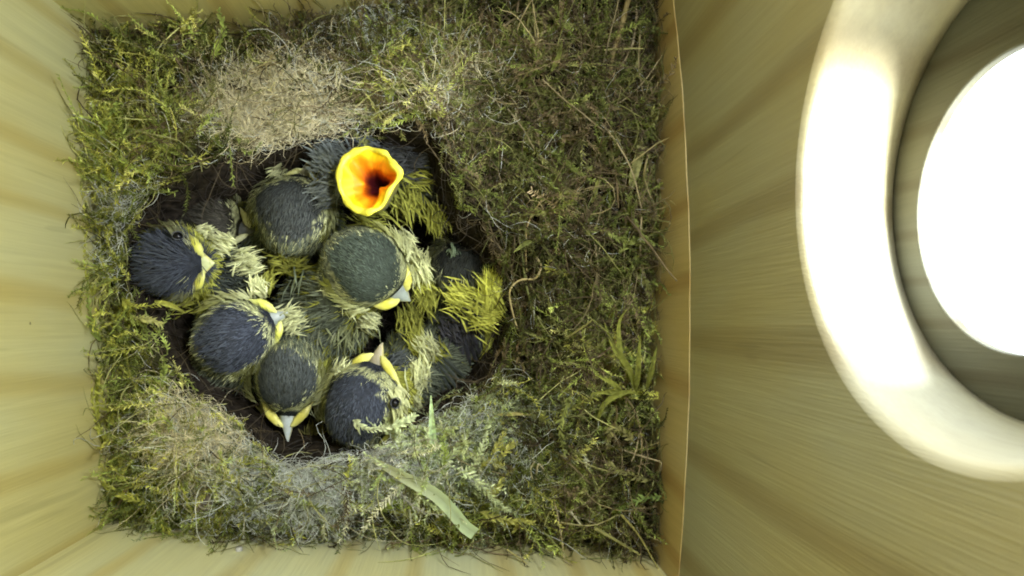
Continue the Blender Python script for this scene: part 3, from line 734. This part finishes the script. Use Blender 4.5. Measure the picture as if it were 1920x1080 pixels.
# centre
r, hc, fr = chick('chick in the middle of the huddle with a broad smooth olive-grey crown', (690, 503, -.35), .92, -38, -6, 0, (618, 580, -1.75), 1.05, cap=np.array((.078, .10, .080)), belly=.3, headlen=(.09, .18), barbw=.9, barbs=(5200, 2200),
                beakargs=dict(L=.42, W=.55, gape=1.15, flangelen=.9, gcol=np.array((.72, .66, .03)), horn=np.array((.26, .30, .28))))
tuft(r, [(784, 500, -.55, -80, .6, 9, 260, PALF*.9+YELF*.1, 5), (760, 452, -.5, -55, .45, 6, 100, PALF*.95, 8), (792, 535, -.9, -80, .4, 6, 70, YELF*1.0, 0), (800, 560, -1.0, -85, .55, 10, 110, YELF*.6, 5), (750, 455, -.55, -50, .5, 7, 90, PALF*.75, 10), (622, 465, -.7, 255, .45, 5, 40, PALF*.6, 5), (655, 572, -.5, -35, .5, 6, 120, PALF*.9, 5), (690, 598, -.8, -25, .45, 7, 90, PALF*.85, 0), (770, 600, -1.1, -85, .5, 13, 90, YELF*.5, 0)])
tuft(r, [(610, 540, -.9, 265, .6, 22, 160, (.20, .24, .17), 0), (640, 600, -1.0, 265, .6, 26, 200, (.19, .21, .11), 0), (600, 590, -1.0, 255, .6, 20, 120, (.17, .18, .12), 0)], 'back_feathers')
# lower middle, beak to the near wall
r, hc, fr = chick('chick with its pale grey beak pointing straight down the picture', (540, 716, -.5), .78, -90, 4, 0, (560, 655, -2.2), 1.0, cap=np.array((.078, .090, .092)), beakargs=dict(L=.66, W=.36, gape=.95, brow=.5, flangelen=1.25, gcol=np.array((.62, .55, .07)), horn=np.array((.40, .45, .46))))
tuft(r, [(603, 765, -.9, -70, .45, 9, 110, (.24, .26, .16), 10), (505, 815, -1.25, -60, .45, 10, 80, (.22, .17, .04), 0), (592, 815, -1.2, -80, .45, 10, 80, (.20, .19, .06), 0), (497, 770, -1.0, -70, .35, 4, 30, PALF*.5, 0)])
# near, eye showing
r, hc, fr = chick('chick at the lower rim of the cup with a moss sprig on its crown', (690, 754, -.15), 0.94, 80, 8, -24, (790, 690, -1.7), .95, cap=CAPB*1.05, eyes=(1,), barbs=(5000, 2000), headlen=(.10, .20), barbw=.9,
                beakargs=dict(L=.52, W=.42, gape=1.1, flangelen=1.35, gcol=np.array((.70, .64, .08)), horn=np.array((.30, .27, .20))))
tuft(r, [(790, 648, -.65, 120, .6, 9, 130, YELF*.65, 5), (784, 700, -.4, 95, .55, 8, 240, PALF*1.0, 8), (800, 650, -.5, 130, .5, 8, 140, PALF*.8, 8), (780, 748, -.5, 85, .5, 5, 130, PALF*.8, 5), (815, 660, -.8, -40, .45, 7, 60, YELF*.5, 0), (640, 690, -.15, 55, .4, 6, 50, PALF*.8, 10)])
wing(r, 810, 680, -.95, -62, .95, .5, 8, (.055, .065, .06), (.12, .14, .06))
tuft(r, [(745, 680, -.3, 30, .4, 10, 110, (.07, .08, .085), 10), (700, 815, -.25, -80, .4, 22, 160, (.10, .10, .13), 5)], 'nape_feathers')
# far right, bright yellow flank
r, hc, fr = chick('chick against the cup wall facing the entrance board, bright yellow flank tufts', (858, 492, -1.8), .66, 75, -20, 0, (880, 610, -2.0), .85, cap=np.array((.05, .055, .05)), headlen=(.2, .4), beakargs=dict(L=.35, W=.3, gape=.6, brow=.25))
tuft(r, [(920, 550, -.75, 92, .95, 8, 260, YELF*1.25, 12), (868, 560, -.85, 150, .5, 13, 220, YELF*1.0, 12), (905, 590, -.8, -20, .55, 12, 200, YELF*1.05, 5), (918, 640, -1.2, -95, .6, 5, 50, YELF*.6, -10), (850, 470, -1.25, -90, .2, 5, 26, (.26, .34, .22), 10)])
tuft(r, [(885, 575, -.75, -35, .35, 12, 26, (.02, .02, .02), 10), (850, 620, -1.2, -60, .45, 14, 90, (.06, .06, .07), 0)], 'breast_feathers')
wing(r, 865, 625, -1.25, -80, .8, .6, 8, (.035, .036, .045), (.06, .06, .06))
# deep one
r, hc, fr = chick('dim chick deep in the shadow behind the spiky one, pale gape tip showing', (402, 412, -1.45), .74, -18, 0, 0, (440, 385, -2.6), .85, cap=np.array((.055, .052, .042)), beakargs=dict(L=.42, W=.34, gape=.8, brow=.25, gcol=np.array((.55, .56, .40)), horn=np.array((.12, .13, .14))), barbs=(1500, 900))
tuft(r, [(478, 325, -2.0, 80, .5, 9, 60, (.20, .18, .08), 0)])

# ------------------------------------------------------------------ single pieces lying in the nest
def poly_curve(ptsz, n=24):
    R0 = np.array([P(*p) for p in ptsz]); m = len(R0)
    u = np.linspace(0, m-1.0001, n); i = u.astype(int); f = (u-i)[:, None]
    g = lambda k: R0[np.clip(k, 0, m-1)]
    p0, p1, p2, p3 = g(i-1), g(i), g(i+1), g(i+2)
    return .5*((2*p1)+(-p0+p2)*f+(2*p0-5*p1+4*p2-p3)*f**2+(-p0+3*p1-3*p2+p3)*f**3)
def stalk(name, ptsz, r, c, parent=nest, mat=None, taper=.5):
    c3 = poly_curve(ptsz, 20); rad = r*np.linspace(1, taper, 20)*(1+.08*np.sin(np.arange(20)*1.7))
    V, Q = tubes(c3[None], rad[None], 7)
    return mesh_obj(name, V, Q, mat or m_fibre, parent, np.tile(np.array(c), (len(V), 1))*np.repeat(rng.uniform(.85, 1.15, 20), 7)[:, None])
def ribbon(name, ptsz, w, c, parent, tipw=.02, fold=.25, thick=.012, blunt=False, side=None, mat=None, root=None):
    """a leaf blade: V-folded ribbon with a midrib and thickness"""
    n = 24; c3 = poly_curve(ptsz, n); tn = unit(np.gradient(c3, axis=0)); up = np.tile(np.array([0, 0, 1.0]), (n, 1)) if side is None else np.tile(np.array(side, float), (n, 1))
    s = unit(np.cross(tn, up)); u2 = np.cross(s, tn); t = np.linspace(0, 1, n)
    ww = w*np.minimum(1, .35+t*2.2)*(np.ones(n) if blunt else np.maximum(tipw/w, np.minimum(1, (1-t)*2.0)**.8))
    prof = [(-.5, fold*.5, 0), (-.25, fold*.2, 0), (0, 0, 0), (.25, fold*.2, 0), (.5, fold*.5, 0)]
    top = np.stack([c3+s*(ww*a)[:, None]+u2*(ww*b)[:, None] for a, b, _ in prof], 1)
    bot = np.stack([c3+s*(ww*a)[:, None]+u2*(ww*b-thick)[:, None] for a, b, _ in prof[::-1]], 1)
    rings = np.concatenate([top, bot], 1)
    rings = np.concatenate([rings[:1].mean(1, keepdims=True).repeat(10, 1), rings, rings[-1:].mean(1, keepdims=True).repeat(10, 1)])
    V, F = loft(rings)
    shade = np.tile(np.array([1.15, 1, .85, 1, 1.15, 1.05, .9, .8, .9, 1.05]), n+2)[:, None]
    C = np.tile(np.array(c), (len(V), 1))
    if root is not None:
        k = np.clip(1-np.repeat(np.linspace(0, 1, n+2), 10)*1.7, 0, 1)[:, None]; C = C*(1-k)+np.array(root)*k
    return mesh_obj(name, V, F, mat or m_moss, parent, C*shade, smooth=False)
def sprig(ptsz, c, leaf=(26, .10, .20), parent=nest, width=.3, pts=None):
    K = 14; c3 = poly_curve(ptsz, K) if pts is None else pts
    K = len(c3)
    V1, Q1 = tubes(c3[None], (.02*np.linspace(1, .4, K))[None], 4)
    m = leaf[0]; tp = np.linspace(.05, 1, m)*(K-1.001); i0 = tp.astype(int); fr_ = (tp-i0)[:, None]
    base = c3[i0]*(1-fr_)+c3[i0+1]*fr_; tan = unit(c3[i0+1]-c3[i0]); up = np.array([0, 0, 1.0]); side = unit(np.cross(tan, up)+1e-6)
    sg = np.where(np.arange(m) % 2, 1, -1)[:, None]
    d = tan*.9+side*sg*rng.uniform(.4, .9, (m, 1))+up*rng.normal(.15, .3, (m, 1))
    ll = rng.uniform(leaf[1], leaf[2], m)*np.linspace(1.15, .6, m)
    V2, F2 = blades(base, d, up+rng.normal(size=(m, 3))*.4, ll, ll*width, .4)
    c = np.array(c); C1 = np.tile(c*.8, (len(V1), 1)); C2 = np.repeat(c*rng.uniform(.75, 1.25, (m, 1)), 5, 0)*np.tile(np.array([.8, .8, 1, 1, 1.2]), m)[:, None]
    return mesh_obj('moss_sprig', np.concatenate([V1, V2]), [Q1]+[f+len(V1) for f in F2], m_moss, parent, np.concatenate([C1, C2]))
PG = (.58, .66, .38); LY = (.46, .48, .10); LG = (.32, .40, .10); YO = (.46, .46, .13)
for pts, c in (([(662, 788, .85), (690, 806, .95), (735, 800, .9)], (.60, .66, .40)), ([(735, 800, .9), (760, 790, .9), (778, 778, .8)], PG), ([(760, 880, .4), (752, 840, .8), (745, 800, .9)], PG), ([(790, 880, .4), (785, 840, .7), (770, 800, .8)], PG),
               ([(800, 870, .5), (805, 840, .8), (800, 805, .9)], PG), ([(820, 890, .5), (850, 850, .8), (870, 820, .7)], PG), ([(830, 900, .5), (835, 860, .8), (830, 820, .8)], LG), ([(870, 900, .4), (900, 850, .7), (915, 800, .6)], PG),
               ([(900, 880, .4), (925, 850, .6), (945, 810, .5)], YO), ([(930, 880, .3), (945, 850, .5), (965, 830, .4)], YO), ([(910, 930, .3), (935, 910, .5), (960, 880, .4)], YO), ([(890, 900, .4), (930, 940, .6), (955, 960, .4)], PG),
               ([(900, 960, .3), (950, 975, .5), (1000, 980, .4)], YO), ([(720, 930, .3), (730, 900, .5), (750, 880, .5)], YO), ([(715, 960, .3), (740, 945, .5), (770, 950, .4)], LG),
               ([(200, 840, .2), (178, 770, .5), (165, 690, .4)], LY), ([(215, 800, .2), (190, 740, .5), (186, 690, .5)], LY), ([(190, 640, .2), (170, 590, .5), (160, 520, .4)], LG), ([(180, 560, .2), (155, 500, .5), (160, 440, .4)], LY),
               ([(300, 950, .3), (240, 935, .5), (185, 895, .4)], LY), ([(270, 930, .2), (300, 970, .5), (305, 1025, .4)], LG), ([(290, 940, .2), (310, 985, .5), (325, 1010, .5)], LY), ([(200, 830, .2), (175, 800, .4), (178, 830, .2)], LY),
               ([(260, 700, .3), (300, 720, .5), (310, 690, .5)], LG), ([(300, 800, .3), (280, 760, .5), (290, 710, .5)], LG), ([(420, 900, .3), (450, 870, .5), (480, 860, .4)], LY), ([(380, 880, .3), (420, 920, .5), (440, 900, .4)], LY),
               ([(230, 560, .2), (250, 575, .4), (300, 570, .2)], LY), ([(240, 600, .2), (270, 597, .4), (302, 608, .3)], (.55, .55, .22)), ([(225, 180, .2), (200, 230, .5), (170, 260, .3)], LG), ([(320, 220, .2), (280, 240, .4), (260, 290, .3)], LG),
               ([(210, 330, .2), (180, 300, .5), (175, 250, .3)], LG), ([(400, 110, .2), (420, 60, .5), (410, 20, .3)], LG), ([(780, 200, .2), (775, 150, .5), (785, 100, .4)], (.33, .37, .11)), ([(810, 160, .2), (800, 110, .5), (810, 60, .4)], (.28, .31, .09)),
               ([(1080, 180, .2), (1100, 210, .4), (1125, 230, .3)], (.30, .28, .12)), ([(980, 250, .2), (1010, 290, .5), (1035, 320, .4)], (.25, .26, .09)), ([(1090, 440, .2), (1130, 430, .5), (1160, 450, .4)], (.24, .28, .08)), ([(1160, 480, .2), (1180, 455, .4), (1210, 455, .3)], (.24, .28, .08)),
               ([(1070, 740, .2), (1050, 800, .5), (1060, 850, .4)], (.25, .28, .08)), ([(1190, 830, .2), (1150, 800, .5), (1140, 840, .3)], (.26, .25, .10)), ([(1220, 900, .2), (1170, 885, .5), (1140, 870, .4)], (.25, .25, .10)), ([(1240, 930, .2), (1190, 940, .4), (1160, 955, .3)], (.20, .28, .08))):
    sprig(pts, c)
_xy = scatter(110, lambda p: w_moss(p)*(cup_sd(p[:, :2]) > .5), .3); _pt = keep_in(curly(np.column_stack([_xy, height(_xy)+.02]), hnormal(_xy), rng.uniform(.8, 1.7, 110), 10, rng.normal(.45, .2, 110), .16, .03))
_cc = np.minimum(moss_col(_pt[:, 0])*rng.uniform(.8, 1.2, (110, 1)), .42)
for k in range(110): sprig(None, _cc[k], (int(rng.integers(16, 34)), .06, rng.uniform(.12, .22)), pts=_pt[k], width=rng.uniform(.2, .34))
# the fresh cut grass blade on the near rim
gb = ribbon('grass_leaf', [(700, 862, .95), (755, 893, 1.05), (812, 924, 1.05), (845, 955, 1.0), (870, 985, .9), (890, 1000, .8)], .25, (.54, .66, .42), None, blunt=True, fold=.28, mat=m_leaf, root=(.34, .33, .17))
tag(gb, 'broad pale green cut grass blade lying across the lower rim of the nest', 'grass blade')
sp = ribbon('grass_spear', [(815, 905, .1), (812, 850, .5), (810, 800, .85), (808, 742, 1.1)], 0.18, (.56, .72, .40), None, fold=.5, side=(0, -.4, 1))
tag(sp, 'upright pointed light green grass spear above the cut grass blade', 'grass spear')
rf = stalk('root_fibre', [(1016, 375, .35), (990, 420, .4), (986, 470, .3), (988, 512, .25)], .022, (.42, .33, .15), None)
tag(rf, 'thin straight tan root fibre reaching down the moss from above its curly neighbour', 'root fibre')
rf = stalk('root_fibre', [(1003, 480, .25), (1014, 498, .35), (1004, 522, .4), (975, 525, .42), (956, 545, .42), (960, 580, .35), (970, 615, .2)], .028, (.46, .38, .19), None)
tag(rf, 'curly S-shaped tan root fibre beside the yellow flanked chick', 'root fibre')
st = ribbon('straw', [(1183, 350, .2), (1192, 315, .35), (1203, 275, .4)], .20, (.25, .25, .10), None, blunt=True, fold=.15)
tag(st, 'short flat olive straw piece standing by the entrance board', 'straw')
st = stalk('straw', [(1180, -10, .35), (1165, 50, .45), (1150, 100, .4), (1143, 150, .2)], .06, (.20, .16, .07), None, taper=.7)
tag(st, 'thick brown straw stalk at the top of the moss near the entrance board', 'straw')
fl = ribbon('bark_flake', [(378, 968, .3), (382, 950, .42), (388, 930, .45), (397, 912, .35)], .28, (.26, .22, .20), None, blunt=False, fold=.2)
tag(fl, 'small greyish brown bark flake in the lower left moss by the wall', 'bark flake')
# tuft of leafy moss blades by the entrance board
for pts, w in (([(1190, 730, .1), (1178, 690, .4), (1150, 650, .55), (1133, 605, .45)], .13), ([(1192, 735, .1), (1196, 690, .5), (1200, 630, .6)], .12), ([(1170, 745, .1), (1150, 720, .4), (1115, 702, .4)], .11),
               ([(1180, 740, .1), (1150, 735, .35), (1110, 738, .35)], .12), ([(1212, 730, .1), (1222, 690, .4), (1232, 650, .4)], .11), ([(1185, 720, .1), (1165, 670, .4), (1160, 610, .35), (1175, 580, .25)], .10),
               ([(1120, 790, .1), (1135, 755, .35), (1175, 735, .4), (1200, 740, .3)], .11)):
    ribbon('moss_blade', pts, w, np.array((.22, .24, .05))*rng.uniform(.8, 1.2), nest, fold=.4)
# other single blades, straws and stems that can be picked out
for pts, w, c in (([(160, 690, .2), (175, 720, .3), (180, 790, .2)], .12, (.34, .36, .06)), ([(185, 700, .2), (180, 740, .35), (190, 830, .2)], .11, (.32, .35, .06)), ([(255, 605, .2), (280, 600, .3), (305, 608, .2)], .10, (.36, .36, .10)),
                  ([(290, 565, .2), (320, 572, .1), (345, 585, 0)], .10, (.33, .34, .07)), ([(190, 905, .3), (230, 930, .3), (280, 945, .15)], .12, (.33, .36, .08)), ([(290, 960, .2), (300, 990, .3), (318, 1015, .25)], .14, (.30, .34, .06)),
                  ([(280, 950, .2), (290, 980, .35), (298, 1030, .3)], .13, (.32, .36, .07)), ([(930, 290, .1), (925, 265, .3), (940, 235, .25)], .10, (.20, .22, .06)), ([(1035, 300, .1), (1045, 340, .3), (1050, 390, .2)], .11, (.18, .2, .05)),
                  ([(985, 240, .2), (985, 275, .3), (980, 305, .2)], .10, (.22, .23, .06)), ([(1110, 380, .2), (1120, 345, .3), (1127, 328, .2)], .09, (.21, .22, .06)), ([(945, 985, .1), (970, 975, .3), (1003, 978, .3)], .10, (.34, .33, .07)),
                  ([(960, 1000, .1), (975, 985, .2), (992, 1000, .2)], .08, (.30, .30, .08)), ([(760, 200, .2), (778, 150, .4), (770, 105, .3)], .12, (.27, .29, .07)), ([(800, 170, .2), (805, 120, .4), (800, 75, .3)], .09, (.25, .27, .06)),
                  ([(660, 790, .2), (690, 800, .35), (730, 798, .3)], .09, (.50, .54, .30)), ([(664, 785, .3), (672, 800, .35), (700, 812, .3)], .10, (.50, .52, .30)), ([(930, 778, .3), (965, 776, .4), (995, 778, .35)], .07, (.42, .38, .15))):
    ribbon('moss_blade', pts, w, c, nest, fold=.4)
for pts, r_, c in (([(1143, 130, .3), (1140, 230, .4), (1155, 330, .3), (1160, 390, .2)], .035, (.16, .12, .06)), ([(1000, 10, .3), (1005, 70, .4), (1020, 105, .3)], .035, (.20, .18, .08)), ([(1200, 60, .3), (1198, 130, .4), (1210, 190, .2)], .022, (.22, .19, .10)),
                   ([(1215, 290, .2), (1208, 330, .4), (1220, 370, .3)], .03, (.28, .24, .12)), ([(330, 110, .3), (355, 150, .4), (390, 195, .2)], .025, (.14, .11, .07)), ([(230, 170, .3), (205, 200, .35), (185, 215, .2)], .022, (.22, .22, .06)),
                   ([(1050, 980, .2), (1110, 985, .35), (1160, 965, .3)], .022, (.28, .26, .12)), ([(1165, 965, .3), (1195, 1000, .1), (1225, 1050, -.1), (1240, 1078, -.1)], .028, (.30, .28, .10)), ([(950, 1030, .2), (985, 1055, .3), (1012, 1078, .3)], .022, (.33, .30, .12)),
                   ([(1070, 960, .2), (1090, 985, .3)], .03, (.40, .38, .25)), ([(1115, 990, .1), (1150, 1010, .2), (1200, 1040, .1)], .045, (.22, .22, .08)), ([(1005, 900, .2), (1010, 870, .5), (1025, 890, .3)], .022, (.45, .40, .25)),
                   ([(1000, 905, .2), (995, 880, .5), (1003, 865, .45)], .02, (.40, .36, .2)), ([(300, 760, .3), (330, 745, .45), (350, 770, .4), (320, 790, .3)], .014, (.45, .44, .30)), ([(410, 900, .3), (400, 860, .4), (395, 830, .3)], .014, (.5, .5, .42)),
                   ([(170, 560, .2), (190, 545, .4), (200, 530, .3)], .016, (.4, .38, .25)), ([(150, 445, .4), (105, 480, .9), (110, 540, .8), (140, 575, .3)], .007, (.3, .28, .15))):
    stalk('stem', pts, r_, c, nest)

def w_right(p):
    px = to_px(p); return w_out(p)*np.clip((px[:, 0]-650)/500+np.clip((300-px[:, 1])/300, 0, 1)*.4, .06, 1)
def loose(n, name, wf, Lr, rr, cols, mat, wander, lift, dz=.06, K=14):
    xy = scatter(n, lambda p: wf(p)*(cup_sd(p[:, :2]) > .35), .25)
    pt = keep_in(curly(np.column_stack([xy, height(xy)+dz]), hnormal(xy), rng.uniform(*Lr, n), K, rng.normal(lift, .12, n), wander, .035))
    for k in range(n):
        if cup_sd(pt[k][:, :2]).min() < -.05: continue
        r_ = rng.uniform(*rr); V, Q = tubes(pt[k][None], (r_*np.linspace(1, .45, K)*(1+.1*np.sin(np.arange(K)*1.9+k)))[None], 6)
        c = np.array(cols[rng.integers(len(cols))])*rng.uniform(.75, 1.2)
        mesh_obj(name, V, Q, mat, nest, np.tile(c, (len(V), 1)))
loose(85, 'stem', w_right, (1.0, 2.6), (.014, .034), [(.24, .19, .10), (.17, .13, .08), (.27, .26, .10), (.20, .22, .08), (.32, .27, .16)], m_fibre, .10, .28)
loose(60, 'hair_strand', lambda p: w_out(p)*np.clip(zone(p)[1]['grey']+zone(p)[1]['buff']*.5+zone(p)[1]['bright']*.25, .02, 1), (1.2, 2.8), (.006, .011), [(.62, .64, .60), (.52, .50, .36), (.55, .58, .60)], m_hair, .26, .3, .12)
# short broad leaf fragments caught in the moss
_xy = scatter(46, lambda p: w_right(p)*(cup_sd(p[:, :2]) > .4), .4)
_pt = keep_in(curly(np.column_stack([_xy, height(_xy)+.05]), hnormal(_xy), rng.uniform(.35, .95, 46), 3, rng.normal(.4, .2, 46), .2, .02))
for k in range(46):
    q = to_px(_pt[k]); ribbon('leaf_fragment', [(q[i][0], q[i][1], _pt[k][i][2]) for i in range(3)], rng.uniform(.06, .12), np.array([(.24, .27, .08), (.28, .30, .10), (.20, .17, .08), (.33, .33, .13)][k % 4])*rng.uniform(.8, 1.15), nest, fold=.45)

_n = 46; _q = np.column_stack([rng.uniform(735, 930, _n), rng.uniform(785, 900, _n)])
_b = np.array([P(x, y, .15) for x, y in _q]); _b[:, 2] = height(_b[:, :2])+.05
_pt = curly(_b, hnormal(_b[:, :2]), rng.uniform(.6, 1.2, _n), 10, rng.normal(.6, .2, _n), .15, .02)
for k in range(_n):
    if cup_sd(_b[k:k+1, :2])[0] > -.05: sprig(None, np.array([PG, (.56, .62, .30), (.44, .54, .22)][k % 3])*rng.uniform(.85, 1.15), (int(rng.integers(18, 30)), .06, .16), pts=_pt[k], width=.3)
